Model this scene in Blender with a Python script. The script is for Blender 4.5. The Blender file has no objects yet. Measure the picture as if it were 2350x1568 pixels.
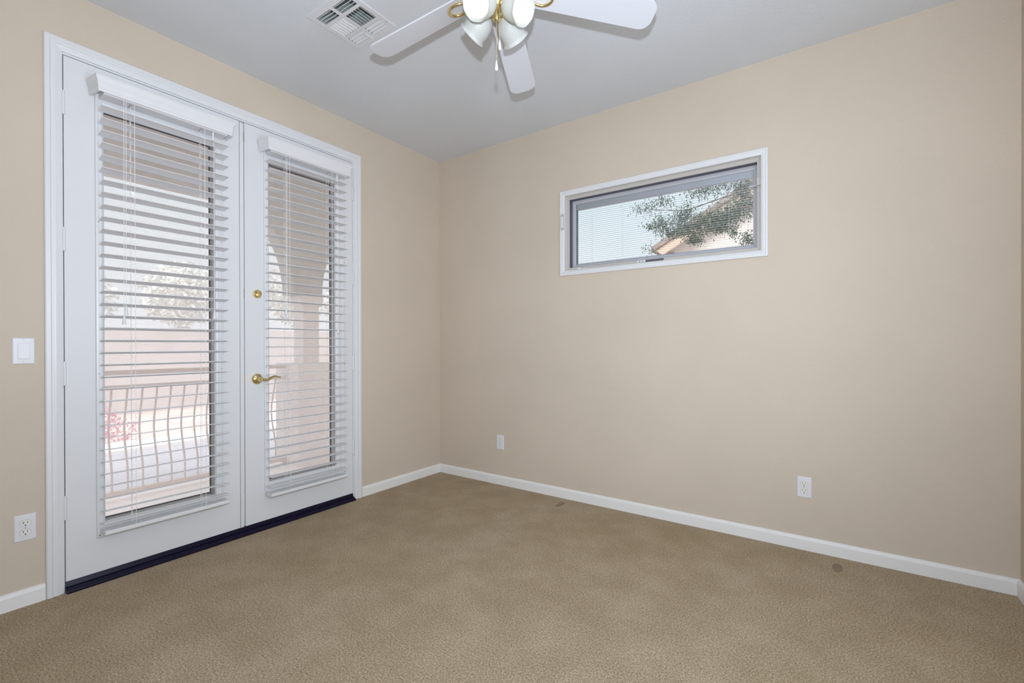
import bpy, bmesh, math, random
from mathutils import Vector, Matrix
sc = bpy.context.scene
PI = math.pi

# ------------------------------------------------------------------ camera
f_px, yaw, pitch, roll = 1057.0, math.radians(35.017), math.radians(-0.190), math.radians(-0.108)
CAM = Vector((2.8689, -2.9794, 1.1241))
Fv = Vector((-math.sin(yaw)*math.cos(pitch), math.cos(yaw)*math.cos(pitch), math.sin(pitch)))
r0 = Vector((math.cos(yaw), math.sin(yaw), 0)); u0 = r0.cross(Fv)
Rv = math.cos(roll)*r0 + math.sin(roll)*u0
Uv = -math.sin(roll)*r0 + math.cos(roll)*u0
cd = bpy.data.cameras.new('camera'); cam = bpy.data.objects.new('camera', cd)
sc.collection.objects.link(cam)
cam.matrix_world = Matrix(((Rv.x, Uv.x, -Fv.x, CAM.x), (Rv.y, Uv.y, -Fv.y, CAM.y), (Rv.z, Uv.z, -Fv.z, CAM.z), (0, 0, 0, 1)))
cd.sensor_width = 36; cd.lens = f_px/2350*36; cd.shift_y = (794.7-784)/2350
cd.clip_start = 0.02; cd.clip_end = 200
sc.camera = cam

# ------------------------------------------------------------------ world, sun, lights, exposure
W = bpy.data.worlds.new('World'); sc.world = W; W.use_nodes = True
wn = W.node_tree; wn.nodes.clear()
wo = wn.nodes.new('ShaderNodeOutputWorld'); bg = wn.nodes.new('ShaderNodeBackground')
tc = wn.nodes.new('ShaderNodeTexCoord'); sx = wn.nodes.new('ShaderNodeSeparateXYZ')
rp = wn.nodes.new('ShaderNodeValToRGB')
wn.links.new(tc.outputs['Generated'], sx.inputs[0]); wn.links.new(sx.outputs['Z'], rp.inputs[0])
cr_ = rp.color_ramp; cr_.elements.new(0.3)
for e_, (p_, c_) in zip(cr_.elements, ((0.0, (0.96, 0.97, 1.02)), (0.28, (0.82, 0.91, 0.98)), (0.75, (1.45, 1.55, 1.70)))): e_.position = p_; e_.color = (*c_, 1)
wn.links.new(rp.outputs[0], bg.inputs[0]); bg.inputs[1].default_value = 1.18
wn.links.new(bg.outputs[0], wo.inputs[0])

def light(name, kind, loc, energy, color=(1, 1, 1), aim=None, **kw):
    d = bpy.data.lights.new(name, kind); d.energy = energy; d.color = color
    for k, v in kw.items(): setattr(d, k, v)
    o = bpy.data.objects.new(name, d); sc.collection.objects.link(o); o.location = loc
    if aim is not None: o.rotation_euler = (Vector(aim)-Vector(loc)).to_track_quat('-Z', 'Y').to_euler()
    return o
light('sun', 'SUN', (3, -8, 9), 3.6, (1.0, 0.94, 0.88), (0, 0, 0), angle=math.radians(25))
# the photographer's flash, just above the lens (it throws the fan's sharp shadow on the ceiling)
light('camera_flash', 'POINT', CAM + Vector((0.02, -0.02, 0.19)), 48, (0.84, 1.0, 1.24), shadow_soft_size=0.02)
# the same flash head's main beam, tilted up towards the ceiling
light('camera_flash_beam', 'SPOT', CAM + Vector((0.02, -0.02, 0.19)), 132, (0.92, 1.0, 1.10), (1.2, -0.6, 2.74), shadow_soft_size=0.02, spot_size=math.radians(140), spot_blend=1.0)
# added fill light in front of the solid right wall, out of view
light('doorway_daylight', 'AREA', (3.5, -1.98, 1.05), 32, (0.84, 1.0, 1.22), (0, -1.35, 0.7), shape='RECTANGLE', size=0.9, size_y=2.0)

vs = sc.view_settings; vs.view_transform = 'Standard'; vs.look = 'None'; vs.gamma = 1.0; vs.use_curve_mapping = False
vs.exposure = 0.0
sc.cycles.use_denoising = True
sc.cycles.max_bounces = 10; sc.cycles.diffuse_bounces = 6; sc.cycles.glossy_bounces = 5
sc.cycles.transmission_bounces = 8; sc.cycles.transparent_max_bounces = 16
sc.cycles.sample_clamp_indirect = 6

# ------------------------------------------------------------------ materials
def mat(name, col=(0.8, 0.8, 0.8), rough=0.5, metal=0.0, spec=0.5):
    m = bpy.data.materials.new(name); m.use_nodes = True
    b = m.node_tree.nodes['Principled BSDF']
    b.inputs['Base Color'].default_value = (*col, 1); b.inputs['Roughness'].default_value = rough
    b.inputs['Metallic'].default_value = metal; b.inputs['Specular IOR Level'].default_value = spec
    return m
def N(m, t, **kw):
    n = m.node_tree.nodes.new(t)
    for k, v in kw.items(): setattr(n, k, v)
    return n
def LK(m, a, b): m.node_tree.links.new(a, b)
def BS(m): return m.node_tree.nodes['Principled BSDF']
def coords(m, scale=(1, 1, 1)):
    t = N(m, 'ShaderNodeTexCoord'); mp = N(m, 'ShaderNodeMapping'); mp.inputs['Scale'].default_value = scale
    LK(m, t.outputs['Object'], mp.inputs[0]); return mp.outputs[0]
def noise(m, vec, scale, detail=2, rough=0.5):
    n = N(m, 'ShaderNodeTexNoise'); n.inputs['Scale'].default_value = scale
    n.inputs['Detail'].default_value = detail; n.inputs['Roughness'].default_value = rough
    LK(m, vec, n.inputs['Vector']); return n.outputs['Fac']
def ramp(m, fac, stops):
    r = N(m, 'ShaderNodeValToRGB'); cr = r.color_ramp
    while len(cr.elements) < len(stops): cr.elements.new(0.5)
    for e, (p, c) in zip(cr.elements, stops): e.position = p; e.color = (*c, 1)
    LK(m, fac, r.inputs[0]); return r.outputs[0]
def bump(m, h, strength, dist):
    b = N(m, 'ShaderNodeBump'); b.inputs['Strength'].default_value = strength; b.inputs['Distance'].default_value = dist
    LK(m, h, b.inputs['Height']); LK(m, b.outputs[0], BS(m).inputs['Normal'])
def mixc(m, fac, a, b, mode='MIX'):
    x = N(m, 'ShaderNodeMix', data_type='RGBA', blend_type=mode)
    if isinstance(fac, float): x.inputs[0].default_value = fac
    else: LK(m, fac, x.inputs[0])
    for v, i in ((a, 6), (b, 7)):
        if isinstance(v, tuple): x.inputs[i].default_value = (*v, 1)
        else: LK(m, v, x.inputs[i])
    return x.outputs[2]
def painted(name, col, scale, strength, rough=0.65, vary=0.03):
    m = mat(name, col, rough, spec=0.3); v = coords(m)
    hi = tuple(min(1, c*(1+vary)) for c in col); lo = tuple(c*(1-vary) for c in col)
    LK(m, ramp(m, noise(m, v, 1.7, 3), [(0.3, lo), (0.7, hi)]), BS(m).inputs['Base Color'])
    bump(m, noise(m, v, scale, 3, 0.55), strength, 0.004)
    return m
M = {}
M['wall'] = painted('tan wall paint', (0.59, 0.505, 0.41), 95, 0.22)
M['ceiling'] = painted('ceiling paint', (0.65, 0.67, 0.70), 80, 0.25)
M['trim'] = mat('white trim paint', (0.71, 0.71, 0.715), 0.35)
M['base'] = mat('baseboard paint', (0.80, 0.79, 0.765), 0.4)
M['door'] = painted('white door paint', (0.70, 0.70, 0.705), 60, 0.03, 0.4, 0.01)
M['blind'] = mat('white faux wood', (0.72, 0.715, 0.72), 0.4)
M['cord'] = mat('white cord', (0.82, 0.81, 0.82), 0.7)
M['plastic'] = mat('white plastic', (0.72, 0.72, 0.735), 0.3)
M['ivory'] = mat('ivory plastic', (0.76, 0.75, 0.71), 0.3)
M['slot'] = mat('dark slot', (0.04, 0.03, 0.03), 0.6)
M['brass'] = mat('polished brass', (0.80, 0.66, 0.36), 0.13, 1.0)
M['steel'] = mat('strike plate metal', (0.55, 0.50, 0.42), 0.3, 1.0)
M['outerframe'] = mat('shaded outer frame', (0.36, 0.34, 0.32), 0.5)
M['gasket'] = mat('dark gasket', (0.10, 0.085, 0.09), 0.5)
M['winframe'] = mat('tan window frame', (0.50, 0.47, 0.43), 0.4)
M['sash'] = mat('grey sash', (0.46, 0.46, 0.49), 0.4)
M['sill'] = mat('dark anodised threshold', (0.004, 0.002, 0.017), 0.3, spec=0.2)
M['blade'] = mat('white blade', (0.60, 0.605, 0.645), 0.32)
M['vent'] = mat('vent white metal', (0.68, 0.68, 0.70), 0.4)
M['duct'] = mat('duct interior', (0.40, 0.46, 0.44), 0.7)
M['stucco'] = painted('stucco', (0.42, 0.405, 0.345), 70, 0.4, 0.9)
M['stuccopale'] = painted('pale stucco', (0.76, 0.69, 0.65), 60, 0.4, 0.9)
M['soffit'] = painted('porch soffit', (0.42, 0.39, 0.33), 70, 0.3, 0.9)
M['peach'] = painted('peach fascia', (0.74, 0.57, 0.46), 50, 0.2, 0.8)
M['rail'] = mat('tan railing metal', (0.60, 0.46, 0.37), 0.5)
M['patio'] = painted('patio concrete', (0.88, 0.80, 0.77), 40, 0.2, 0.9)
M['pavement'] = painted('grey pavement', (0.46, 0.45, 0.49), 20, 0.2, 0.9, 0.1)
M['curb'] = painted('pale curb', (0.88, 0.85, 0.85), 30, 0.2, 0.9)
M['yard'] = painted('pinkish gravel', (0.74, 0.60, 0.55), 25, 0.4, 0.95, 0.12)
M['block'] = painted('block wall', (0.62, 0.57, 0.555), 30, 0.3, 0.95, 0.06)
M['bark'] = painted('bark', (0.20, 0.15, 0.13), 40, 0.5, 0.9, 0.2)
M['red'] = mat('red siding', (0.34, 0.13, 0.12), 0.8)

# carpet: tufted, patchy
m = mat('tan carpet', (0.4, 0.3, 0.2), 0.95, spec=0.05); v = coords(m)
fine = noise(m, v, 150, 3, 0.75); tuft = noise(m, v, 420, 2, 0.6); patch = noise(m, v, 4.5, 6, 0.68); wide = noise(m, v, 1.1, 2)
mm_ = N(m, 'ShaderNodeMath', operation='MULTIPLY_ADD'); LK(m, fine, mm_.inputs[0]); mm_.inputs[1].default_value = 0.62
m2_ = N(m, 'ShaderNodeMath', operation='MULTIPLY'); LK(m, tuft, m2_.inputs[0]); m2_.inputs[1].default_value = 0.38
LK(m, m2_.outputs[0], mm_.inputs[2]); pile = mm_.outputs[0]
c1 = ramp(m, pile, [(0.34, (0.11, 0.076, 0.044)), (0.44, (0.29, 0.215, 0.133)), (0.52, (0.42, 0.33, 0.222)), (0.64, (0.61, 0.51, 0.375))])
c2 = mixc(m, ramp(m, patch, [(0.40, (0, 0, 0)), (0.62, (1, 1, 1))]), (0.94, 0.935, 0.92), (1.07, 1.08, 1.10))
c3 = mixc(m, ramp(m, wide, [(0.35, (0, 0, 0)), (0.65, (1, 1, 1))]), (0.97, 0.96, 0.93), (1.03, 1.03, 1.04))
k = mixc(m, 1.0, c1, c2, 'MULTIPLY'); k = mixc(m, 1.0, k, c3, 'MULTIPLY')
LK(m, k, BS(m).inputs['Base Color']); bump(m, pile, 0.55, 0.006); M['carpet'] = m
# dents left by furniture feet
M['dent'] = painted('flattened carpet', (0.26, 0.19, 0.13), 200, 0.6, 0.95, 0.15)

# clear glazing
m = bpy.data.materials.new('clear glass'); m.use_nodes = True; m.node_tree.nodes.clear()
o_ = N(m, 'ShaderNodeOutputMaterial'); mx = N(m, 'ShaderNodeMixShader'); fr = N(m, 'ShaderNodeFresnel'); fr.inputs[0].default_value = 1.45
tr = N(m, 'ShaderNodeBsdfTransparent'); tr.inputs[0].default_value = (0.97, 0.98, 0.98, 1)
gl = N(m, 'ShaderNodeBsdfGlossy'); gl.inputs['Roughness'].default_value = 0.015
LK(m, fr.outputs[0], mx.inputs[0]); LK(m, tr.outputs[0], mx.inputs[1]); LK(m, gl.outputs[0], mx.inputs[2]); LK(m, mx.outputs[0], o_.inputs[0])
M['glass'] = m
# fine woven insect screen on the outside of the doors
m = bpy.data.materials.new('insect screen'); m.use_nodes = True; m.node_tree.nodes.clear()
o_ = N(m, 'ShaderNodeOutputMaterial'); mx = N(m, 'ShaderNodeMixShader'); tr = N(m, 'ShaderNodeBsdfTransparent')
df = N(m, 'ShaderNodeBsdfTranslucent'); df.inputs[0].default_value = (0.92, 0.90, 0.90, 1)
wv = N(m, 'ShaderNodeTexNoise'); wv.inputs['Scale'].default_value = 1.0; wv.inputs['Detail'].default_value = 1
mp_ = coords(m, (1, 6, 700)); LK(m, mp_, wv.inputs['Vector'])
rg = N(m, 'ShaderNodeMapRange'); rg.inputs['From Min'].default_value = 0.25; rg.inputs['From Max'].default_value = 0.75
rg.inputs['To Min'].default_value = 0.15; rg.inputs['To Max'].default_value = 0.36
LK(m, wv.outputs['Fac'], rg.inputs['Value']); LK(m, rg.outputs[0], mx.inputs[0])
LK(m, tr.outputs[0], mx.inputs[1]); LK(m, df.outputs[0], mx.inputs[2]); LK(m, mx.outputs[0], o_.inputs[0])
M['screen'] = m
# frosted ribbed shade glass
m = bpy.data.materials.new('frosted glass'); m.use_nodes = True; m.node_tree.nodes.clear()
o_ = N(m, 'ShaderNodeOutputMaterial'); mx = N(m, 'ShaderNodeMixShader'); mx.inputs[0].default_value = 0.38
b = N(m, 'ShaderNodeBsdfPrincipled'); b.name = 'Principled BSDF'; b.inputs['Base Color'].default_value = (0.66, 0.66, 0.63, 1); b.inputs['Roughness'].default_value = 0.42
tl = N(m, 'ShaderNodeBsdfTranslucent'); tl.inputs[0].default_value = (0.66, 0.68, 0.64, 1)
LK(m, b.outputs[0], mx.inputs[1]); LK(m, tl.outputs[0], mx.inputs[2]); LK(m, mx.outputs[0], o_.inputs[0])
M['frost'] = m
def emit(name, col, s):
    m = bpy.data.materials.new(name); m.use_nodes = True; m.node_tree.nodes.clear()
    o_ = N(m, 'ShaderNodeOutputMaterial'); e = N(m, 'ShaderNodeEmission'); e.inputs[0].default_value = (*col, 1); e.inputs[1].default_value = s
    LK(m, e.outputs[0], o_.inputs[0]); return m
M['bulb'] = emit('lit bulb', (0.97, 1.0, 0.95), 4.5)
M['bulboff'] = mat('unlit bulb', (0.8, 0.8, 0.78), 0.3)
# leaves
def leafmat(name, a, b_):
    m = mat(name, a, 0.5); v = coords(m)
    LK(m, ramp(m, noise(m, v, 9, 2), [(0.35, a), (0.65, b_)]), BS(m).inputs['Base Color']); return m
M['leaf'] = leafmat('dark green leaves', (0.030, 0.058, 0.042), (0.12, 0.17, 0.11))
M['leafpale'] = leafmat('pale dusty leaves', (0.66, 0.67, 0.62), (0.90, 0.90, 0.88))  # near-white leaf tone with random mottling
M['petal'] = leafmat('pink bracts', (0.72, 0.20, 0.30), (0.85, 0.42, 0.50))
# barrel tiles
m = mat('roof tiles', (0.3, 0.25, 0.22), 0.85); v = coords(m)
LK(m, ramp(m, noise(m, v, 7, 3), [(0.3, (0.20, 0.17, 0.16)), (0.7, (0.42, 0.35, 0.31))]), BS(m).inputs['Base Color']); M['tile'] = m

# ------------------------------------------------------------------ mesh building
class MB:
    def __init__(s): s.v = []; s.f = []; s.mi = []; s.smooth = []
    def add(s, verts, faces, mi=0, smooth=False):
        b = len(s.v); s.v += [tuple(p) for p in verts]
        for fc in faces: s.f.append([b+i for i in fc]); s.mi.append(mi); s.smooth.append(smooth)
        return s
    def box(s, a, b, mi=0):
        (x0, y0, z0), (x1, y1, z1) = [min(p, q) for p, q in zip(a, b)], [max(p, q) for p, q in zip(a, b)]
        return s.add([(x0, y0, z0), (x1, y0, z0), (x1, y1, z0), (x0, y1, z0), (x0, y0, z1), (x1, y0, z1), (x1, y1, z1), (x0, y1, z1)],
                     [(0, 3, 2, 1), (4, 5, 6, 7), (0, 1, 5, 4), (1, 2, 6, 5), (2, 3, 7, 6), (3, 0, 4, 7)], mi)
    def loops(s, L, closed_ring=True, close_u=False, caps=False, mi=0, smooth=False):
        n = len(L[0]); vs = [p for l in L for p in l]; fs = []
        m_ = len(L)
        for i in range(m_ if close_u else m_-1):
            j = (i+1) % m_
            for k_ in range(n if closed_ring else n-1):
                l_ = (k_+1) % n
                fs.append((i*n+k_, i*n+l_, j*n+l_, j*n+k_))
        if caps:
            fs.append(tuple(range(n))[::-1]); fs.append(tuple((m_-1)*n+q for q in range(n)))
        return s.add(vs, fs, mi, smooth)
    def prism(s, prof, fn, t0, t1, mi=0, smooth=False):   # closed profile extruded; fn(p, t) -> 3-D
        return s.loops([[fn(p, t0) for p in prof], [fn(p, t1) for p in prof]], True, False, True, mi, smooth)
    def lathe(s, prof, mtx=None, n=32, mi=0, smooth=True, rib=0.0, ribs=48):
        mtx = mtx or Matrix.Identity(4); L = []
        for (r, z) in prof:
            l = []
            for k_ in range(n):
                a = 2*PI*k_/n; rr = r + (rib if (rib and k_ % 2) else 0)
                l.append(mtx @ Vector((rr*math.cos(a), rr*math.sin(a), z)))
            L.append(l)
        return s.loops(L, True, False, True, mi, smooth)
    def tube(s, pts, r, n=8, mi=0, closed=False):
        pts = [Vector(p) for p in pts]; L = []; rs = r if isinstance(r, (list, tuple)) else [r]*len(pts)
        up = Vector((0.13, 0.31, 0.94)).normalized()
        for i, p in enumerate(pts):
            a = pts[i-1] if (i or closed) else p; b = pts[(i+1) % len(pts)] if (i < len(pts)-1 or closed) else p
            d = (b-a).normalized()
            x = d.cross(up)
            if x.length < 1e-3: x = d.cross(Vector((1, 0, 0)))
            x.normalize(); y = x.cross(d)
            L.append([p + rs[i]*(math.cos(2*PI*k_/n)*x + math.sin(2*PI*k_/n)*y) for k_ in range(n)])
        return s.loops(L, True, closed, not closed, mi, True)
    def build(s, name, mats, parent=None, loc=None, bevel=0.0, sharp=35):
        mats = mats if isinstance(mats, (list, tuple)) else [mats]
        org = Vector(loc) if loc is not None else (Vector(parent['_base']) if parent is not None and '_base' in parent else Vector((0, 0, 0)))
        me = bpy.data.meshes.new(name)
        me.from_pydata([tuple(Vector(p)-org) for p in s.v], [], s.f)
        for mm in mats: me.materials.append(mm)
        bm = bmesh.new(); bm.from_mesh(me); bmesh.ops.recalc_face_normals(bm, faces=bm.faces); bm.to_mesh(me); bm.free()
        for p, i, sm in zip(me.polygons, s.mi, s.smooth): p.material_index = i; p.use_smooth = sm
        if any(s.smooth): me.set_sharp_from_angle(angle=math.radians(sharp))
        o = bpy.data.objects.new(name, me); sc.collection.objects.link(o)
        if parent is not None:
            o.parent = parent; o.location = org - Vector(parent['_base'])
        else: o.location = org
        o['_base'] = tuple(org)
        if bevel:
            bv = o.modifiers.new('bevel', 'BEVEL'); bv.width = bevel; bv.segments = 2; bv.limit_method = 'ANGLE'; bv.angle_limit = math.radians(40)
        return o
def tag(o, label=None, cat=None, group=None, kind=None):
    if label: o['label'] = label
    if cat: o['category'] = cat
    if group: o['group'] = group
    if kind: o['kind'] = kind
    return o
def empty(name, loc, label, cat, group=None):
    o = bpy.data.objects.new(name, None); sc.collection.objects.link(o); o.location = loc; o['_base'] = tuple(loc)
    o.empty_display_size = 0.05
    return tag(o, label, cat, group)
def copy_tree(o, parent=None):
    c = o.copy(); sc.collection.objects.link(c)
    if parent is not None: c.parent = parent
    for ch in list(o.children): copy_tree(ch, c)
    return c
LW = lambda a, b, h: (h, a, b)          # left wall: a = y, b = z, h = out of the wall
RW = lambda a, b, h: (a, -h, b)         # window wall: a = x, b = z
def frame_loops(mb, W_, a0, a1, b0, b1, prof, mi=0, smooth=False):   # mitred closed frame, prof = [(inset, height)]
    L = []
    for d, h in prof:
        L.append([W_(a0+d, b0+d, h), W_(a1-d, b0+d, h), W_(a1-d, b1-d, h), W_(a0+d, b1-d, h)])
    return mb.loops(L, True, True, False, mi, smooth)
def u_frame(mb, W_, a0, a1, b0, b1, prof, mi=0):                     # door casing: open at the floor
    L = [[W_(a0+d, b0, h) for d, h in prof], [W_(a0+d, b1-d, h) for d, h in prof], [W_(a1-d, b1-d, h) for d, h in prof], [W_(a1-d, b0, h) for d, h in prof]]
    return mb.loops(L, True, False, True, mi)

H = 2.74; XR = 3.548; YB = -3.72
DY0, DY1, DZ = -2.450, -0.886, 2.462     # rough opening of the doors (inside of the jamb is 15 mm less)
WX0, WX1, WZ0, WZ1 = 1.2565, 2.5225, 1.6615, 2.2035

# ------------------------------------------------------------------ room shell
def struct(o, label, cat): return tag(o, label, cat, kind='structure')
struct(MB().box((0, YB, -0.12), (XR, 0, 0)).build('floor', M['carpet']), 'wall to wall tan cut pile carpet with paler trodden patches', 'floor')
VX0, VX1, VY0, VY1 = 0.747, 1.050, -1.700, -1.400
c = MB()
xs = [0, VX0+0.012, VX1-0.012, XR]; ys = [YB, VY0+0.012, VY1-0.012, 0]
for i in range(3):
    for j in range(3):
        if (i, j) != (1, 1): c.box((xs[i], ys[j], H), (xs[i+1], ys[j+1], H+0.12))
struct(c.build('ceiling', M['ceiling']), 'white lightly textured flat ceiling with fan and air vent', 'ceiling')
w = MB()
T = 0.14
for a, b in (((-T, YB, 0), (0, DY0, H)), ((-T, DY1, 0), (0, T, H)), ((-T, DY0, DZ), (0, DY1, H))): w.box(a, b)
struct(w.build('wall_left', M['wall']), 'tan painted wall on the left holding the white double doors', 'wall')
w = MB()
for a, b in (((0, 0, 0), (WX0, T, H)), ((WX1, 0, 0), (XR, T, H)), ((WX0, 0, 0), (WX1, T, WZ0)), ((WX0, 0, WZ1), (WX1, T, H))): w.box(a, b)
struct(w.build('wall_front', M['wall']), 'wide tan painted wall holding the short high window', 'wall')
struct(MB().box((XR, YB, 0), (XR+T, T, H)).build('wall_right', M['wall']), 'tan wall seen as a thin sliver at the right edge', 'wall')
struct(MB().box((-T, YB-T, 0), (XR+T, YB, H)).build('wall_back', M['wall']), 'tan wall behind the camera', 'wall')

bprof = [(0, 0), (0.014, 0), (0.014, 0.056), (0.012, 0.064), (0.007, 0.070), (0, 0.072)]
def baseb(name, fn, t0, t1, label):
    struct(MB().prism(bprof, fn, t0, t1).build(name, M['base']), label, 'baseboard')
baseb('baseboard_left', lambda p, t: (p[0], t, p[1]), YB, -2.4985, 'short white baseboard left of the door casing')
baseb('baseboard_corner', lambda p, t: (p[0], t, p[1]), -0.832, 0, 'white baseboard between door casing and room corner')
baseb('baseboard_front', lambda p, t: (t, -p[0], p[1]), 0.0, XR, 'long white baseboard under the high window wall')
baseb('baseboard_right', lambda p, t: (XR-p[0], t, p[1]), YB, 0.0, 'white baseboard running off the right edge')

# door casing with jambs
cz = MB()
cas = [(0, 0), (0, 0.012), (0.004, 0.0155), (0.018, 0.0165), (0.022, 0.0125), (0.030, 0.0125), (0.036, 0.0140), (0.052, 0.0105), (0.0585, 0.0085), (0.060, 0.0)]
u_frame(cz, LW, -2.4965, -0.834, 0.0, 2.514, cas)
jam = [(0, 0.0), (0.0155, 0.0), (0.0155, -0.046), (0.027, -0.046), (0.027, -T), (0, -T)]
u_frame(cz, LW, DY0, DY1, 0.0, DZ, jam)
struct(cz.build('trim_1', M['trim']), 'white moulded casing and jamb around the double doors', 'door casing')

# threshold
th = MB()
tp = [(-0.13, 0), (0.034, 0), (0.036, 0.006), (0.032, 0.013), (0.026, 0.015), (0.020, 0.013), (0.014, 0.021), (0.004, 0.023), (0.001, 0.030), (-0.004, 0.044), (-0.13, 0.044)]
th.prism(tp, lambda p, t: (p[0], t, p[1]), DY0+0.0165, DY1-0.0165, smooth=False)
struct(th.build('trim_2', M['sill']), 'dark navy metal threshold strip under the double doors', 'threshold')

# ------------------------------------------------------------------ double doors
def door(name, y0, y1, g0, g1, o0, o1, label):
    z0, z1 = 0.0465, 2.4425
    gz0, gz1, oz0, oz1 = 0.278, 2.262, 0.210, 2.326
    base = (0, (y0+y1)/2, z0)
    lf = MB()
    frame_loops(lf, LW, y0, y1, z0, z1, [(0, -0.001), (0, -0.045)])
    lf = MB()   # slab with the lite opening
    ia0, ia1, ib0, ib1 = g0-0.012, g1+0.012, gz0-0.012, gz1+0.012
    def ringrect(h): return [LW(y0, z0, h), LW(y1, z0, h), LW(y1, z1, h), LW(y0, z1, h)], [LW(ia0, ib0, h), LW(ia1, ib0, h), LW(ia1, ib1, h), LW(ia0, ib1, h)]
    of, inf = ringrect(0.0); ob, inb = ringrect(-0.045)
    lf.loops([of, inf, inb, ob], True, True)
    d = lf.build(name, M['door'], loc=base)
    tag(d, label, 'door', 'pair of glazed doors', 'structure')
    fr_ = MB()
    L = []
    for t_, h in ((0, -0.0005), (0, 0.007), (0.06, 0.011), (0.30, 0.0125), (0.36, 0.008), (0.62, 0.0085), (0.72, 0.0105), (0.93, 0.006), (1.0, 0.002), (1.0, -0.017), (0.7, -0.017), (0.7, -0.0005)):
        a0 = o0+(g0-o0)*t_; a1 = o1+(g1-o1)*t_; b0 = oz0+(gz0-oz0)*t_; b1 = oz1+(gz1-oz1)*t_
        L.append([LW(a0, b0, h), LW(a1, b0, h), LW(a1, b1, h), LW(a0, b1, h)])
    fr_.loops(L, True, True)
    lfm = fr_.build('lite_frame', M['trim'], d)
    for yy in (o0+0.010, o1-0.010):
        for zz in (oz0+0.012, oz0+0.78, oz0+1.5): sh = MB(); sh.lathe([(0.0, 0.0108), (0.0028, 0.0108), (0.0028, 0.0122), (0, 0.0122)], Matrix.Translation((0, yy, zz)) @ Matrix.Rotation(PI/2, 4, 'Y'), 8); sh.build('screw_hole', M['slot'], lfm)
    g = MB().box((-0.022, g0-0.006, gz0-0.006), (-0.018, g1+0.006, gz1+0.006)).build('glass_pane', M['glass'], d)
    ou = MB()
    e = 0.0
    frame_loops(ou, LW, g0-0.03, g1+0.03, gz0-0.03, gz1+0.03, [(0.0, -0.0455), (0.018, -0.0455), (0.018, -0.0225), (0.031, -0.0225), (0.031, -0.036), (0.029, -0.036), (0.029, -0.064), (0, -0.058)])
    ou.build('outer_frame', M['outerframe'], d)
    gk = MB(); frame_loops(gk, LW, g0-0.003, g1+0.003, gz0-0.003, gz1+0.003, [(0, -0.0645), (0.008, -0.0645), (0.008, -0.069), (0, -0.069)])
    gk.build('outer_gasket', M['gasket'], d)
    MB().box((-0.0705, g0, gz0), (-0.0700, g1, gz1)).build('insect_screen', M['screen'], d)
    return d
D1 = door('door_1', -2.4310, -1.6785, -2.292, -1.809, -2.3245, -1.7700, 'left white glazed door, wider in view, without a handle')
D2 = door('door_2', -1.6480, -0.9050, -1.508, -1.041, -1.5390, -0.9690, 'right white glazed door with brass lever and deadbolt')
# astragal on the left door
ast = MB()
ast.prism([(-1.6735, -0.004), (-1.6735, -0.055), (-1.640, -0.055), (-1.640, -0.0475), (-1.6560, -0.0475), (-1.6560, -0.004)], lambda p, t: (p[1], p[0], t), 0.030, 2.4415)
ast.build('astragal', M['trim'], D1)
MB().box((-0.024, -1.6556, 0.048), (-0.014, -1.6490, 2.4415)).build('weatherstrip', M['cord'], D1)  # added pale strip, stands in for the lit leaf edge in the gap
# hinges
def hinge(d, y, z):
    h = MB()
    h.lathe([(0, -0.052), (0.003, -0.055), (0.006, -0.052), (0.0062, -0.018), (0.0056, -0.0175), (0.0056, -0.0165), (0.0062, -0.016), (0.0062, 0.016), (0.0056, 0.0165), (0.0056, 0.0175), (0.0062, 0.018), (0.006, 0.052), (0.003, 0.055), (0, 0.055)],
            Matrix.Translation((0.0075, y, z)), 12)
    h.box((0.0002, y+(0.001 if d is D1 else -0.013), z-0.05), (0.0022, y+(0.013 if d is D1 else -0.001), z+0.05))
    h.build('hinge', M['trim'], d)
for z in (2.227, 1.608, 0.996, 0.385):
    hinge(D1, -2.4330, z); hinge(D2, -0.9030, z)
# bolts in the meeting edge of the right door
for nm, z, hh, mt in (('flush_bolt', 2.36, 0.030, 'steel'), ('deadbolt_strike', 1.432, 0.028, 'steel'), ('latch_plate', 0.920, 0.030, 'brass')):
    q = MB().box((-0.037, -1.6494, z-hh), (-0.006, -1.6481, z+hh))
    q.box((-0.028, -1.6520, z-0.010), (-0.015, -1.6494, z+0.010), 1)
    q.build(nm, [M[mt], M['slot'] if nm != 'latch_plate' else M['steel']], D2)
# deadbolt
RY = Matrix.Rotation(PI/2, 4, 'Y')
q = MB(); q.lathe([(0, 0), (0.0265, 0), (0.0265, 0.004), (0.0235, 0.010), (0.017, 0.0115), (0, 0.0115)], Matrix.Translation((0, -1.5777, 1.434)) @ RY, 32)
db = q.build('deadbolt', M['brass'], D2)
q = MB(); q.prism([(-0.006, -0.013), (0.006, -0.013), (0.0075, 0.0), (0.0045, 0.013), (-0.0045, 0.013), (-0.0075, 0.0)], lambda p, t: (t, -1.5777+p[0], 1.432+p[1]), 0.0118, 0.026)
q.build('thumb_turn', M['brass'], db, bevel=0.0015)
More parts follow.
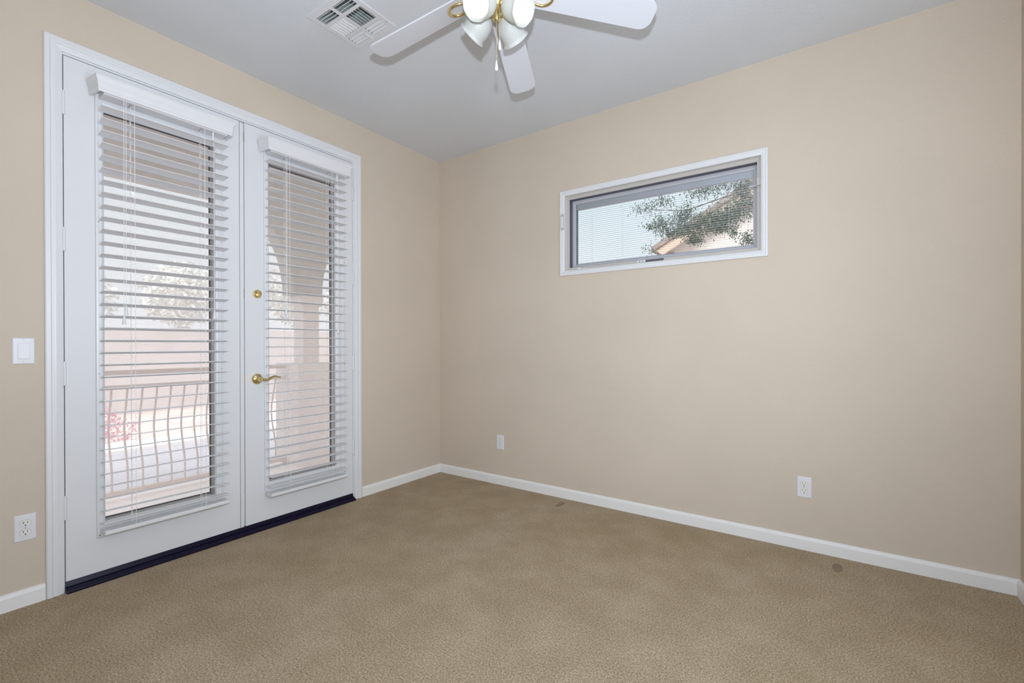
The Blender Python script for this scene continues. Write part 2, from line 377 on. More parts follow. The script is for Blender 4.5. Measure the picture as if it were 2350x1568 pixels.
# lever handle
q = MB(); yl, zl = -1.5796, 0.919
q.lathe([(0, 0), (0.0335, 0), (0.0335, 0.003), (0.029, 0.010), (0.021, 0.014), (0.014, 0.018), (0.0125, 0.030), (0.0125, 0.044), (0.009, 0.050), (0, 0.050)], Matrix.Translation((0, yl, zl)) @ RY, 32)
hd = q.build('door_handle', M['brass'], D2)
q = MB()
pts = []; rr = []
for i in range(15):
    t = i/14
    pts.append((0.046+0.008*math.sin(PI*t), yl+0.006+0.112*t, zl+0.001-0.009*math.sin(2*PI*min(1, t*1.15))+0.006*t)); rr.append(0.0092-0.0052*t)
q.tube(pts, rr, 12); q.build('lever', M['brass'], hd)
q = MB(); q.lathe([(0, 0.0), (0.0035, 0), (0.0035, 0.0012), (0, 0.0012)], Matrix.Translation((0.0115, yl+0.004, zl-0.024)) @ RY, 12)
q.build('key_hole', M['slot'], hd)

# ------------------------------------------------------------------ door blinds
def blind(y0, y1, vy0, vy1, ztop, zlast, nslat, zrail, tilt, ladders, lift, tilts, label):
    root = empty('window_blind', (0.055, (y0+y1)/2, zrail), label, 'blind', 'blinds on the double doors')
    # valance: crown profile front with mitred, slightly splayed returns
    vp = [(0.000, 2.300), (0.004, 2.296), (0.006, 2.310), (0.0035, 2.312), (0.007, 2.328), (0.009, 2.345), (0.014, 2.358), (0.0145, 2.369), (-0.006, 2.369), (-0.006, 2.300)]
    va = MB(); L = []
    xf = 0.098
    for side in ('lb', 'lf', 'rf', 'rb'):
        row = []
        for d, z in vp:
            if side == 'lb': row.append((0.0135, vy0-d-0.012, z-0.002))
            if side == 'lf': row.append((xf+d, vy0-d, z))
            if side == 'rf': row.append((xf+d, vy1+d, z))
            if side == 'rb': row.append((0.0135, vy1+d+0.004, z-0.002))
        L.append(row)
    va.loops(L, True, False, True)
    vo = va.build('valance', M['blind'], root)
    for s_, yy in ((1, vy0), (-1, vy1)):
        MB().box((xf+0.001, yy+s_*0.004, 2.303), (xf+0.0052, yy+s_*0.016, 2.310)).build('valance_clip', M['plastic'], vo)
    hr = MB().box((0.0135, y0+0.004, 2.2925), (0.088, y1-0.004, 2.345)).build('headrail', M['blind'], root, bevel=0.002)
    for yy in ladders: MB().box((0.030, yy-0.012, 2.2915), (0.075, yy-0.003, 2.2924)).build('headrail_slot', M['sash'], hr)
    # slats
    rnd = random.Random(int(1000*y1)+7)
    st = MB(); zs = []
    for i in range(nslat):
        zn = ztop+(zlast-ztop)*i/(nslat-1)           # height of the room-side edge
        ti = math.radians(tilt+rnd.uniform(-0.7, 0.7)); dy = rnd.uniform(-0.002, 0.002)
        prof = []
        for k_ in range(7):
            u = k_/6; prof.append((u*0.0635, 0.0022*(1-(2*u-1)**2)+0.0014))
        for k_ in range(6, -1, -1):
            u = k_/6; prof.append((u*0.0635, 0.0022*(1-(2*u-1)**2)-0.0014))
        pr = [(0.0865-p*math.cos(ti)-q_*math.sin(ti), zn-p*math.sin(ti)+q_*math.cos(ti)) for p, q_ in prof]
        st.prism(pr, lambda p, t: (p[0], t, p[1]), y0+dy, y1+dy, smooth=True)
        zs.append(zn)
    st.build('slat_panel', M['blind'], root, sharp=50)
    br = MB()
    br.prism([(0.024, zrail+0.004), (0.027, zrail), (0.083, zrail), (0.087, zrail+0.004), (0.087, zrail+0.015), (0.083, zrail+0.0195), (0.055, zrail+0.021), (0.027, zrail+0.0195), (0.024, zrail+0.015)], lambda p, t: (p[0], t, p[1]), y0+0.003, y1-0.003)
    bo = br.build('bottom_rail', M['blind'], root)
    for yy in ladders: MB().box((0.045, yy-0.014, zrail-0.003), (0.070, yy+0.002, zrail)).build('rail_button', M['plastic'], bo)
    for yy in ladders:
        for x_ in (0.0885, 0.0225):
            ld = MB(); ld.tube([(x_, yy, 2.2925), (x_, yy, zrail+0.004)], 0.0011, 6); ld.build('ladder_cord', M['cord'], root)
        lc = MB(); lc.tube([(0.055, yy-0.006, 2.2925), (0.055, yy-0.006, zrail+0.02)], 0.0008, 6); lc.build('lift_cord', M['cord'], root)
    def tassel(y, z, parent):
        t = MB(); t.lathe([(0, 0.021), (0.0024, 0.021), (0.0045, 0.016), (0.0078, -0.017), (0.0086, -0.021), (0.0080, -0.023), (0, -0.023)], Matrix.Translation((0.100, y, z)), 16)
        t.build('tassel', M['plastic'], parent)
    for y, z in lift:
        lc = MB(); lc.tube([(0.095, y+0.004, 2.30), (0.100, y+0.002, 2.0), (0.100, y, z+0.02)], 0.0011, 6)
        tassel(y, z, lc.build('pull_cord', M['cord'], root))
    for y, z in tilts:
        lc = MB(); lc.tube([(0.094, y, 2.315), (0.100, y, 2.28), (0.100, y, z+0.02)], 0.0011, 6)
        tassel(y, z, lc.build('tilt_cord', M['cord'], root))
    return root
blind(-2.3148, -1.7722, -2.3290, -1.7640, 2.2406, 0.2905, 35, 0.2350, 8.5, (-2.1965, -1.8926), ((-2.2350, 1.292), (-2.2430, 1.246)), ((-1.8566, 2.258), (-1.8530, 1.291)),
      'open white slatted blind on the left door without a handle')
blind(-1.5390, -1.0045, -1.5520, -0.9960, 2.2460, 0.2660, 36, 0.2030, 3.0, (-1.4205, -1.1242), ((-1.4462, 1.313), (-1.4530, 1.333)), ((-1.0964, 2.256), (-1.0900, 1.226)),
      'open white slatted blind on the right door beside the brass lever')

# ------------------------------------------------------------------ high window
wt = MB()
wcas = [(0, 0), (0, 0.013), (0.003, 0.0165), (0.011, 0.0175), (0.014, 0.0140), (0.022, 0.0135), (0.025, 0.0160), (0.033, 0.0130), (0.0372, 0.009), (0.0378, -0.022), (0.0374, -0.022), (0.0370, 0.0)]
frame_loops(wt, RW, 1.2190, 2.5600, 1.6240, 2.2410, wcas)
WN = struct(wt.build('window_1', M['trim'], loc=(1.89, 0, 1.624)), 'short wide high window with white casing and grey sash', 'window')
fm = MB(); frame_loops(fm, RW, WX0, WX1, WZ0, WZ1, [(0.0002, -0.0225), (0.0205, -0.0225), (0.0225, -0.0245), (0.0225, -0.030), (0.0002, -0.030)])
wf = fm.build('window_frame', M['winframe'], WN)
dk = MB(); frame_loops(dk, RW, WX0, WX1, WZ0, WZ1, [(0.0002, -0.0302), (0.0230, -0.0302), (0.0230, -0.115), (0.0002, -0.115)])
dk.build('frame_recess', mat('dark frame recess', (0.10, 0.095, 0.13), 0.6), WN)  # shade of the recess put into this ring's dark colour
sa = MB(); frame_loops(sa, RW, WX0+0.0232, WX1-0.0232, WZ0+0.0232, WZ1-0.0232, [(0, -0.072), (0.012, -0.070), (0.015, -0.073), (0.024, -0.075), (0.026, -0.080), (0.026, -0.112), (0, -0.112)])
so = sa.build('sash', M['sash'], WN)
SX0, SX1, SZ0, SZ1 = WX0+0.049, WX1-0.049, WZ0+0.049, WZ1-0.049
YO = 0.030
MB().box((SX0-0.002, 0.052+YO, SZ0-0.002), (SX1+0.002, 0.055+YO, SZ1+0.002)).build('glass_pane', M['glass'], WN)
MB().box((SX0-0.002, 0.078+YO, SZ0-0.002), (SX1+0.002, 0.081+YO, SZ1+0.002)).build('outer_glass_pane', M['glass'], WN)
gk = MB(); gk.box((SX0, 0.0555+YO, SZ0), (SX0+0.003, 0.0775+YO, SZ1)); gk.build('spacer_bar', mat('blue spacer', (0.06, 0.11, 0.17), 0.5), WN)
# mini blind sealed between the panes
mbr = empty('mini_blind', (1.9, 0.066+YO, SZ0), 'fine grey mini blind sealed inside the high window glass', 'blind')
MB().box((SX0+0.001, 0.0565+YO, SZ1-0.038), (SX1-0.001, 0.0765+YO, SZ1)).build('headrail', M['sash'], mbr)
ms = MB(); nz = 28; zt_, zb_ = SZ1-0.045, SZ0+0.014
for i in range(nz):
    z = zt_+(zb_-zt_)*i/(nz-1); a = math.radians(11)
    pr = [(0.0125*u_*math.cos(a), 0.0011*(1-4*u_*u_)+0.0125*u_*math.sin(a)+s_*0.0004) for s_, u_ in ((1, -0.5), (1, 0), (1, 0.5), (-1, 0.5), (-1, 0), (-1, -0.5))]
    ms.prism(pr, lambda p, t: (t, 0.0665+YO+p[0], z+p[1]), SX0+0.004, SX1-0.004)
ms.build('slat_panel', mat('mini blind slat', (0.50, 0.51, 0.55), 0.4), mbr)
MB().box((SX0+0.003, 0.058+YO, SZ0+0.001), (SX1-0.003, 0.075+YO, SZ0+0.008)).build('bottom_rail', M['sash'], mbr)
for x_ in (1.43, 1.66, 2.02, 2.34):
    MB().tube([(x_, 0.0595+YO, SZ1-0.036), (x_, 0.0595+YO, SZ0+0.008)], 0.0008, 6).build('ladder_cord', M['cord'], mbr)
# lock handle, keeper, crank, sticker
lk = MB().box((1.2330, -0.0205, 1.958), (1.2575, -0.0165, 2.074)).build('lock_plate', M['sash'], WN, bevel=0.002)
q = MB(); q.prism([(0.0, 0.0), (0.010, 0.004), (0.013, 0.016), (0.012, 0.080), (0.006, 0.088), (0.0, 0.088)], lambda p, t: (t, -0.0205-p[0], 1.968+p[1]), 1.2400, 1.2535)
q.build('lock_lever', M['plastic'], lk, bevel=0.0015)
MB().box((2.452, 0.050, 2.046), (2.4995, 0.070, 2.060)).build('keeper', M['sash'], WN, bevel=0.002)
MB().box((2.4998, 0.008, 2.040), (2.5215, 0.0225, 2.085)).build('keeper_latch', M['winframe'], WN, bevel=0.002)
q = MB().box((1.372, -0.026, 1.656), (1.392, -0.0145, 1.668)); q.tube([(1.386, -0.021, 1.660), (1.440, -0.021, 1.661)], 0.0028, 8); q.tube([(1.378, -0.016, 1.665), (1.310, -0.015, 1.668)], 0.0022, 8)
q.build('crank_arm', M['plastic'], WN)
sk = MB().box((1.790, 0.0205, 1.6690), (1.8440, 0.0222, 1.6830)).build('rating_sticker', M['plastic'], WN)
q = MB(); q.add([(1.798, 0.0200, 1.671), (1.812, 0.0200, 1.671), (1.805, 0.0200, 1.681)], [(0, 1, 2)]); q.box((1.818, 0.0199, 1.673), (1.838, 0.0204, 1.6745)); q.box((1.818, 0.0199, 1.677), (1.834, 0.0204, 1.6785))
q.build('sticker_print', mat('teal print', (0.10, 0.20, 0.24), 0.6), sk)
MB().box((1.8445, 0.0205, 1.6690), (1.964, 0.0222, 1.6820)).build('dark_sticker', mat('dark sticker', (0.10, 0.09, 0.12), 0.5), WN)

# ------------------------------------------------------------------ switch and outlets (built facing +X at the origin)
def plate(root, w_, h_, d=0.0055):
    q = MB(); L = []
    for ins, h in ((0, 0), (0, 0.002), (0.0035, d), (0.02, d+0.0006)):
        L.append([(h, -w_/2+ins, -h_/2+ins), (h, w_/2-ins, -h_/2+ins), (h, w_/2-ins, h_/2-ins), (h, -w_/2+ins, h_/2-ins)])
    q.loops(L, True, False, True)
    return q.build('cover_plate', M['plastic'], root)
def outlet(label):
    r = empty('wall_outlet', (0, 0, 0), label, 'outlet', 'duplex wall outlets')
    plate(r, 0.0685, 0.1135)
    for zc in (0.0195, -0.0195):
        prof = []
        for k_ in range(32):
            a = 2*PI*k_/32; prof.append((max(-0.0135, min(0.0135, 0.0172*math.sin(a))), 0.0172*math.cos(a)))
        q = MB(); q.prism(prof, lambda p, t: (t, p[1], zc+p[0]), 0.0050, 0.0080)
        rec = q.build('receptacle', M['ivory'], r)
        q = MB(); q.box((0.0078, -0.0075, zc-0.0005), (0.0083, -0.0052, zc+0.0080)); q.box((0.0078, 0.0052, zc+0.0005), (0.0083, 0.0072, zc+0.0075))
        q.lathe([(0, 0), (0.0026, 0), (0.0026, 0.0006), (0, 0.0006)], Matrix.Translation((0.0078, 0, zc-0.0075)) @ RY, 12)
        q.build('slot', M['slot'], rec)
        rg_ = MB(); pr2 = [(p[0]*1.07, p[1]*1.06) for p in prof]
        rg_.prism(pr2, lambda p, t: (t, p[1], zc+p[0]), 0.0050, 0.0064); rg_.build('receptacle_rim', mat('outlet shadow line', (0.45, 0.38, 0.30), 0.7), r)  # ring coloured as the shadow line around each receptacle
    q = MB(); q.lathe([(0, 0.006), (0.003, 0.006), (0.003, 0.0068), (0, 0.0072)], RY, 12); q.build('screw', M['sash'], r)
    return r
o1 = outlet('duplex outlet low on the tan wall left of the door casing'); o1.location = (0.0, -2.5590, 0.3365)
o2 = copy_tree(o1); o2['label'] = 'smaller-looking duplex outlet near the room corner below the window'; o2.location = (0.6650, 0.0, 0.3385); o2.rotation_euler = (0, 0, -PI/2)
o3 = copy_tree(o1); o3['label'] = 'duplex outlet at the right end of the long wall'; o3.location = (2.7325, 0.0, 0.3410); o3.rotation_euler = (0, 0, -PI/2)
s_ = empty('light_switch', (0, 0, 0), 'white rocker light switch above the outlet left of the doors', 'switch')
plate(s_, 0.0690, 0.1135)
q = MB(); q.box((0.0050, -0.0185, -0.0345), (0.0064, 0.0185, 0.0345)); q.build('rocker_frame', mat('switch bezel', (0.66, 0.64, 0.64), 0.4), s_)
q = MB(); q.prism([(0.0064, -0.0325), (0.0105, -0.0325), (0.0076, 0.0), (0.0072, 0.0325), (0.0064, 0.0325)], lambda p, t: (p[0], t, p[1]), -0.0165, 0.0165); q.build('rocker', M['plastic'], s_)
for z in (0.048, -0.048):
    q = MB(); q.box((0.0058, -0.0025, z-0.0012), (0.0064, 0.0025, z+0.0012)); q.build('screw', M['sash'], s_)
s_.location = (0.0, -2.5611, 1.1005)

# ------------------------------------------------------------------ ceiling vent
vr = empty('ceiling_vent', (VX0, VY0, H), 'square white six-panel air vent in the ceiling left of the fan', 'vent')
u_ = [0, 0.024, 0.140, 0.160, 0.276, VX1-VX0]; v_ = [0, 0.034, 0.088, 0.106, 0.197, 0.216, 0.276, VY1-VY0]
q = MB(); zf, zk = H-0.0055, H-0.0035
for i in range(5):
    for j in range(7):
        hole = i in (1, 3) and j in (1, 3, 5)
        P = lambda a, b, z: (VX0+u_[a], VY0+v_[b], z)
        if not hole:
            q.add([P(i, j, zf), P(i+1, j, zf), P(i+1, j+1, zf), P(i, j+1, zf)], [(0, 1, 2, 3)])
            q.add([P(i, j, zk), P(i+1, j, zk), P(i+1, j+1, zk), P(i, j+1, zk)], [(0, 1, 2, 3)])
        else:
            q.add([P(i, j, zf), P(i+1, j, zf), P(i+1, j+1, zf), P(i, j+1, zf), P(i, j, zk), P(i+1, j, zk), P(i+1, j+1, zk), P(i, j+1, zk)], [(0, 1, 5, 4), (1, 2, 6, 5), (2, 3, 7, 6), (3, 0, 4, 7)])
a, b = VX1-VX0, VY1-VY0
q.add([(VX0, VY0, zf), (VX0+a, VY0, zf), (VX0+a, VY0+b, zf), (VX0, VY0+b, zf), (VX0, VY0, H), (VX0+a, VY0, H), (VX0+a, VY0+b, H), (VX0, VY0+b, H)], [(0, 1, 5, 4), (1, 2, 6, 5), (2, 3, 7, 6), (3, 0, 4, 7)])
q.build('face_plate', M['vent'], vr)
q = MB(); L = []
for z in (H-0.003, H+0.16): L.append([(VX0+0.013, VY0+0.013, z), (VX1-0.013, VY0+0.013, z), (VX1-0.013, VY1-0.013, z), (VX0+0.013, VY1-0.013, z)])
q.loops(L); q.add(L[1], [(0, 1, 2, 3)]); q.build('duct', M['duct'], vr)
def louvers(i, j, n, along, tilt):
    q = MB(); x0, x1, y0, y1 = VX0+u_[i]+0.001, VX0+u_[i+1]-0.001, VY0+v_[j]+0.001, VY0+v_[j+1]-0.001
    for k_ in range(n):
        t = (k_+0.5)/n
        w_ = 0.0185; th_ = 0.0009; a = math.radians(tilt)
        pr = [(-w_/2, -th_), (w_/2, -th_), (w_/2, th_), (-w_/2, th_)]
        pr = [(p*math.cos(a)-z*math.sin(a), p*math.sin(a)+z*math.cos(a)) for p, z in pr]
        if along == 'x': cc = y0+(y1-y0)*t; q.prism(pr, lambda p, t_: (t_, cc+p[0], H-0.001+p[1]), x0, x1)
        else: cc = x0+(x1-x0)*t; q.prism(pr, lambda p, t_: (cc+p[0], t_, H-0.001+p[1]), y0, y1)
    q.build('louver_panel', M['vent'], vr)
louvers(1, 1, 3, 'x', 42); louvers(3, 1, 3, 'x', 42)
louvers(1, 3, 6, 'y', 40); louvers(3, 3, 6, 'y', -40)
louvers(1, 5, 3, 'x', -38); louvers(3, 5, 3, 'x', -38)
q = MB(); q.lathe([(0, 0), (0.004, 0), (0.0035, -0.0016), (0, -0.002)], Matrix.Translation((VX0+0.290, VY0+0.245, zf)), 12); q.build('screw', M['sash'], vr)
q = MB(); q.box((VX0+0.134, VY0+0.236, zf-0.007), (VX0+0.139, VY0+0.286, zf)); q.build('damper_lever', M['vent'], vr)

# ------------------------------------------------------------------ ceiling fan
FX, FY, HZ = 1.795, -1.548, 2.510
fan = empty('ceiling_fan', (FX, FY, H), 'white five-blade ceiling fan with brass fittings and four glass shades', 'ceiling fan')
FT = Matrix.Translation((FX, FY, 0))
q = MB(); q.lathe([(0, 2.7395), (0.085, 2.7395), (0.085, 2.72), (0.07, 2.70), (0.07, 2.66), (0.115, 2.64), (0.118, 2.52), (0.10, 2.485), (0.0, 2.485)], FT, 40); q.build('motor_housing', M['trim'], fan)
q = MB(); q.lathe([(0, 2.4845), (0.058, 2.4845), (0.060, 2.470), (0.052, 2.455), (0.056, 2.445), (0.050, 2.425), (0.034, 2.405), (0.020, 2.398), (0.016, 2.385), (0.010, 2.378), (0, 2.376)], FT, 32)
q.build('switch_housing', M['brass'], fan)
def blade(ang):
    Rm = Matrix.Translation((FX, FY, HZ)) @ Matrix.Rotation(ang, 4, 'Z') @ Matrix.Rotation(math.radians(DROOP), 4, 'Y') @ Matrix.Rotation(math.radians(PITCH), 4, 'X')
    out = []
    r0_, r1_, w0, w1, cr = 0.125, 0.640, 0.0575, 0.0665, 0.045
    for k_ in range(7):
        a = PI+PI/2*k_/6; out.append((r0_+0.02+0.02*math.cos(a), -w0+0.02+0.02*math.sin(a)))
    for k_ in range(9):
        a = -PI/2+PI/2*k_/8; out.append((r1_-cr+cr*math.cos(a), -w1+cr+cr*math.sin(a)))
    for k_ in range(9):
        a = PI/2*k_/8; out.append((r1_-cr+cr*math.cos(a), w1-cr+cr*math.sin(a)))
    for k_ in range(7):
        a = PI/2+PI/2*k_/6; out.append((r0_+0.02+0.02*math.cos(a), w0-0.02+0.02*math.sin(a)))
    q = MB(); q.prism(out, lambda p, t: Rm @ Vector((p[0], p[1], t)), -0.003, 0.003)
    b_ = q.build('blade', M['blade'], fan, bevel=0.0012)
    q = MB()
    ring = [(0.180+0.044*math.cos(2*PI*k_/28), 0.036*math.sin(2*PI*k_/28), -0.0075) for k_ in range(28)]
    q.tube([Rm @ Vector(p) for p in ring], 0.0058, 12, closed=True)
    q.tube([Rm @ Vector(p) for p in ((0.060, 0, 0.014), (0.085, 0, 0.004), (0.110, 0, -0.0095), (0.132, 0, -0.0095))], [0.012, 0.010, 0.009, 0.008], 10)
    q.build('blade_iron', M['brass'], b_)
PITCH, DROOP = -11.3, 5.5
for k_ in range(5): blade(math.radians(113.9+72*k_))
def shade(az, lit):
    tau = math.radians(33)
    d = Vector((math.cos(az)*math.cos(tau), math.sin(az)*math.cos(tau), -math.sin(tau)))
    neck = Vector((FX+0.008, FY-0.008, 2.423)) + Vector((math.cos(az), math.sin(az), 0))*0.034
    z_ = d; x_ = Vector((-math.sin(az), math.cos(az), 0)); y_ = z_.cross(x_)
    Mx = Matrix(((x_.x, y_.x, z_.x, neck.x), (x_.y, y_.y, z_.y, neck.y), (x_.z, y_.z, z_.z, neck.z), (0, 0, 0, 1)))
    q = MB(); q.lathe([(0, -0.012), (0.017, -0.012), (0.024, 0.0), (0.026, 0.010), (0.024, 0.012), (0, 0.012)], Mx, 24)
    q.build('shade_fitter', M['brass'], fan)
    pr = [(0.0225, 0.010), (0.030, 0.017), (0.0405, 0.028), (0.0480, 0.044), (0.0515, 0.062), (0.0520, 0.080), (0.0500, 0.095), (0.0505, 0.100), (0.0570, 0.107)]
    inn = [(r-0.0028, z) for r, z in pr][::-1]
    q = MB(); L = []
    full = pr + [(0.0572, 0.1090)] + inn
    n = 96
    for r, z in full:
        l = []
        for k2 in range(n):
            a = 2*PI*k2/n; sc_ = 1.0
            rr = r + (0.0009 if k2 % 2 else -0.0006)*(1 if 0.02 < z < 0.098 else 0)
            if z > 0.0985: rr = r*(1+0.012*math.cos(8*a))
            l.append(Mx @ Vector((rr*math.cos(a), rr*math.sin(a), z)))
        L.append(l)
    q.loops(L, True, False, False, 0, True)
    sh_ = q.build('lamp_shade', M['frost'], fan, sharp=60)
    q = MB(); q.lathe([(0, 0.012), (0.013, 0.012), (0.0135, 0.035), (0.022, 0.052), (0.0268, 0.067), (0.0262, 0.080), (0.020, 0.0905), (0.010, 0.096), (0, 0.097)], Mx, 24)
    q.build('bulb', M['bulb'] if lit else M['bulboff'], sh_)
base_az = math.atan2(CAM.y-FY, CAM.x-FX) + math.radians(8)
for k_, lit in ((0, True), (1, False), (2, False), (3, True)):
    shade(base_az + PI/4 + k_*PI/2, lit)
def chain(x, y, zbot):
    q = MB(); q.tube([(x, y, 2.408), (x, y, zbot+0.03)], 0.0012, 6); c_ = q.build('pull_chain', M['brass'], fan)
    q = MB(); q.lathe([(0, 0.032), (0.0016, 0.032), (0.003, 0.024), (0.0062, 0.002), (0.0058, -0.003), (0.003, -0.006), (0, -0.006)], Matrix.Translation((x, y, zbot)), 16); q.build('chain_pull', M['plastic'], c_)
side = Vector((math.cos(yaw), math.sin(yaw), 0))
p1 = Vector((FX, FY, 0)) + side*0.001 - 0.03*Vector((Fv.x, Fv.y, 0)); p2 = Vector((FX, FY, 0)) + side*0.014 - 0.03*Vector((Fv.x, Fv.y, 0))
chain(p1.x, p1.y, 2.175); chain(p2.x, p2.y, 2.253)

# ------------------------------------------------------------------ porch and yard beyond the doors
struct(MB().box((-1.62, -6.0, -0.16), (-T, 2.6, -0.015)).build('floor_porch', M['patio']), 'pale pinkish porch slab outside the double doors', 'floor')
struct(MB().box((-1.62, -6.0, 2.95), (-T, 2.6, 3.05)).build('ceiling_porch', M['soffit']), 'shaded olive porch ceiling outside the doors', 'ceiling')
def arch_beam():                                    # flat arches with elliptical corners, springing from the pillars
    q = MB(); xa, xb = -1.33, -1.50
    r, zs, zt, ea, eb = 1.10, 1.60, 2.95, 0.50, 0.76
    centers = [-4.215, -1.705, 0.805]
    for i, cy_ in enumerate(centers):
        pts = [(cy_+r-ea+ea*math.cos(PI/2*k_/10), zs+eb*math.sin(PI/2*k_/10)) for k_ in range(11)]
        pts += [(cy_-r+ea-ea*math.sin(PI/2*k_/10), zs+eb*math.cos(PI/2*k_/10)) for k_ in range(11)]
        for (ya, za), (yb, zb) in zip(pts, pts[1:]):
            q.add([(xa, ya, za), (xa, yb, zb), (xa, yb, zt), (xa, ya, zt), (xb, ya, za), (xb, yb, zb), (xb, yb, zt), (xb, ya, zt)],
                  [(0, 1, 2, 3), (4, 7, 6, 5), (0, 4, 5, 1)])
        y1_ = cy_+r; y2 = centers[i+1]-r if i < 2 else 2.6
        q.box((xb, y1_, zs), (xa, y2, zt))
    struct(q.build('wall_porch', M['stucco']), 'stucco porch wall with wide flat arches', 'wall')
arch_beam()
for i, cy_ in enumerate((-2.93, -0.42, 2.09)):
    pr_ = empty('porch_pillar', (-1.41, cy_, -0.015), ('stucco pillar out of sight left of the porch railing', 'stucco porch pillar seen through the right door blind', 'far stucco porch pillar beyond the right door')[i], 'pillar', 'porch pillars')
    pr_['kind'] = 'structure'
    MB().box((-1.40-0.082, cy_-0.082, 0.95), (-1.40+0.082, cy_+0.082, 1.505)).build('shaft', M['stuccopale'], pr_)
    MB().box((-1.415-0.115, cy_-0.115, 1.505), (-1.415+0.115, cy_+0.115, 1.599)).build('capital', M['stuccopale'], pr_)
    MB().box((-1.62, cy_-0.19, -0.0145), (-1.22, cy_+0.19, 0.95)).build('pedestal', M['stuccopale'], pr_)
def railing(ya, yb, label):
    r_ = empty('porch_railing', (-1.45, (ya+yb)/2, -0.015), label, 'railing', 'porch railings')
    MB().box((-1.475, ya, 0.905), (-1.425, yb, 0.940)).build('top_rail', M['rail'], r_, bevel=0.004)
    MB().box((-1.465, ya, 0.800), (-1.435, yb, 0.830)).build('upper_rail', M['rail'], r_)
    MB().box((-1.470, ya, 0.020), (-1.430, yb, 0.052)).build('bottom_rail', M['rail'], r_)
    n = int((yb-ya)/0.0905); st_ = (yb-ya)/n
    for k_ in range(1, n):
        y = ya+st_*k_
        pts = [(-1.45-0.075*math.sin(PI*min(1, (0.80-z)/0.62))**1.5 if z > 0.18 else -1.45, y, z) for z in (0.80, 0.72, 0.64, 0.56, 0.48, 0.40, 0.32, 0.24, 0.18, 0.12, 0.052)]
        MB().tube(pts, 0.0070, 6).build('baluster', M['rail'], r_)
    for y in (ya+0.012, yb-0.012):
        MB().box((-1.462, y-0.012, -0.0145), (-1.438, y+0.012, 0.020)).build('rail_foot', M['rail'], r_)
railing(-2.738, -0.612, 'tan metal railing with bowed balusters outside the left door')
railing(-0.228, 1.898, 'tan metal railing beyond the pillar outside the right door')
def ground(name, a, b, m_, label): struct(MB().box(a, b).build(name, M[m_]), label, 'ground')
ground('ground', (-60, -60, -0.40), (60, 60, -0.30), 'yard', 'pinkish gravel yard outside')
ground('floor_driveway', (-4.1, -30, -0.30), (-1.62, 30, -0.17), 'pavement', 'grey concrete driveway beyond the railing')
struct(MB().box((-4.75, -30, -0.30), (-4.1, 30, -0.13)).build('trim_3', M['curb']), 'pale concrete curb beyond the driveway', 'curb')
struct(MB().box((-9.3, -30, -0.30), (-9.1, 30, 1.50)).build('wall_garden', M['block']), 'pinkish block garden wall beyond the driveway', 'wall')

def leaf_cloud(blobs, n, size, seed, droop=0.3, slim=0.27, soft=False):
    rnd = random.Random(seed); q = MB()
    for c_, rad, share in blobs:
        for _ in range(int(n*share)):
            while True:
                p = Vector((rnd.uniform(-1, 1), rnd.uniform(-1, 1), rnd.uniform(-1, 1)))
                if p.length < 1: break
            if soft: p = Vector((rnd.gauss(0, 0.62), rnd.gauss(0, 0.62), rnd.gauss(0, 0.62)))
            p = Vector(c_)+Vector((p.x*rad[0], p.y*rad[1], p.z*rad[2]))
            d = Vector((rnd.uniform(-1, 1), rnd.uniform(-1, 1), rnd.uniform(-1, 0.5)-droop)).normalized()
            s1 = d.cross(Vector((rnd.uniform(-1, 1), rnd.uniform(-1, 1), rnd.uniform(-1, 1)))).normalized()
            nn = d.cross(s1); l = size*rnd.uniform(0.7, 1.35); w_ = l*slim
            q.add([p, p+d*l*0.5+s1*w_+nn*w_*0.4, p+d*l, p+d*l*0.5-s1*w_+nn*w_*0.4], [(0, 1, 2), (0, 2, 3)])
    return q
def shrub(loc, blobs, n, size, mats, label, name='shrub', cat='shrub', group=None, seed=1, trunk=None, **kw):
    r_ = empty(name, loc, label, cat, group)
    leaf_cloud(blobs, n, size, seed, **kw).build('foliage', mats, r_)
    q = MB()
    for t in (trunk or [[loc, (loc[0], loc[1], blobs[0][0][2])]]):
        k2 = len(t); q.tube(t, [(0.045 if t[0][2] < 0 else 0.014)*(1-0.75*i/max(1, k2-1)) for i in range(k2)], 8)
    q.build('trunk', M['bark'], r_)
    return r_
b_ = shrub((-5.6, -1.25, -0.30), [((-5.6, -1.35, 0.12), (0.30, 0.55, 0.28), 0.7), ((-5.5, -0.95, -0.05), (0.25, 0.35, 0.2), 0.3)], 900, 0.055, M['petal'], 'pink flowering bush beyond the railing outside the left door', seed=3)
leaf_cloud([((-5.6, -1.25, 0.0), (0.28, 0.55, 0.25), 1.0)], 350, 0.055, 4).build('green_foliage', M['leafpale'], b_)
rnd = random.Random(12)
labs = ['pale dusty tree behind the garden wall, leftmost through the left door', 'pale dusty tree behind the garden wall, middle of the left door view', 'pale dusty tree behind the garden wall, right side of the left door view',
        'pale dusty tree between pillar and left door frame view', 'pale dusty tree left of the porch pillar', 'pale dusty tree right of the porch pillar', 'pale dusty tree at the far right of the right door view']
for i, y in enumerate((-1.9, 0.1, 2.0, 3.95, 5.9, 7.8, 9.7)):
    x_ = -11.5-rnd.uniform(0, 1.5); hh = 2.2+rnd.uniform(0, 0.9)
    shrub((x_, y, -0.30), [((x_, y, 0.9), (1.2, 0.85, 0.8), 0.4), ((x_, y, hh), (1.1, 0.80, 0.9), 0.6)], 2200, 0.16, M['leafpale'], labs[i], 'tree', 'tree', 'trees behind the garden wall', 20+i)

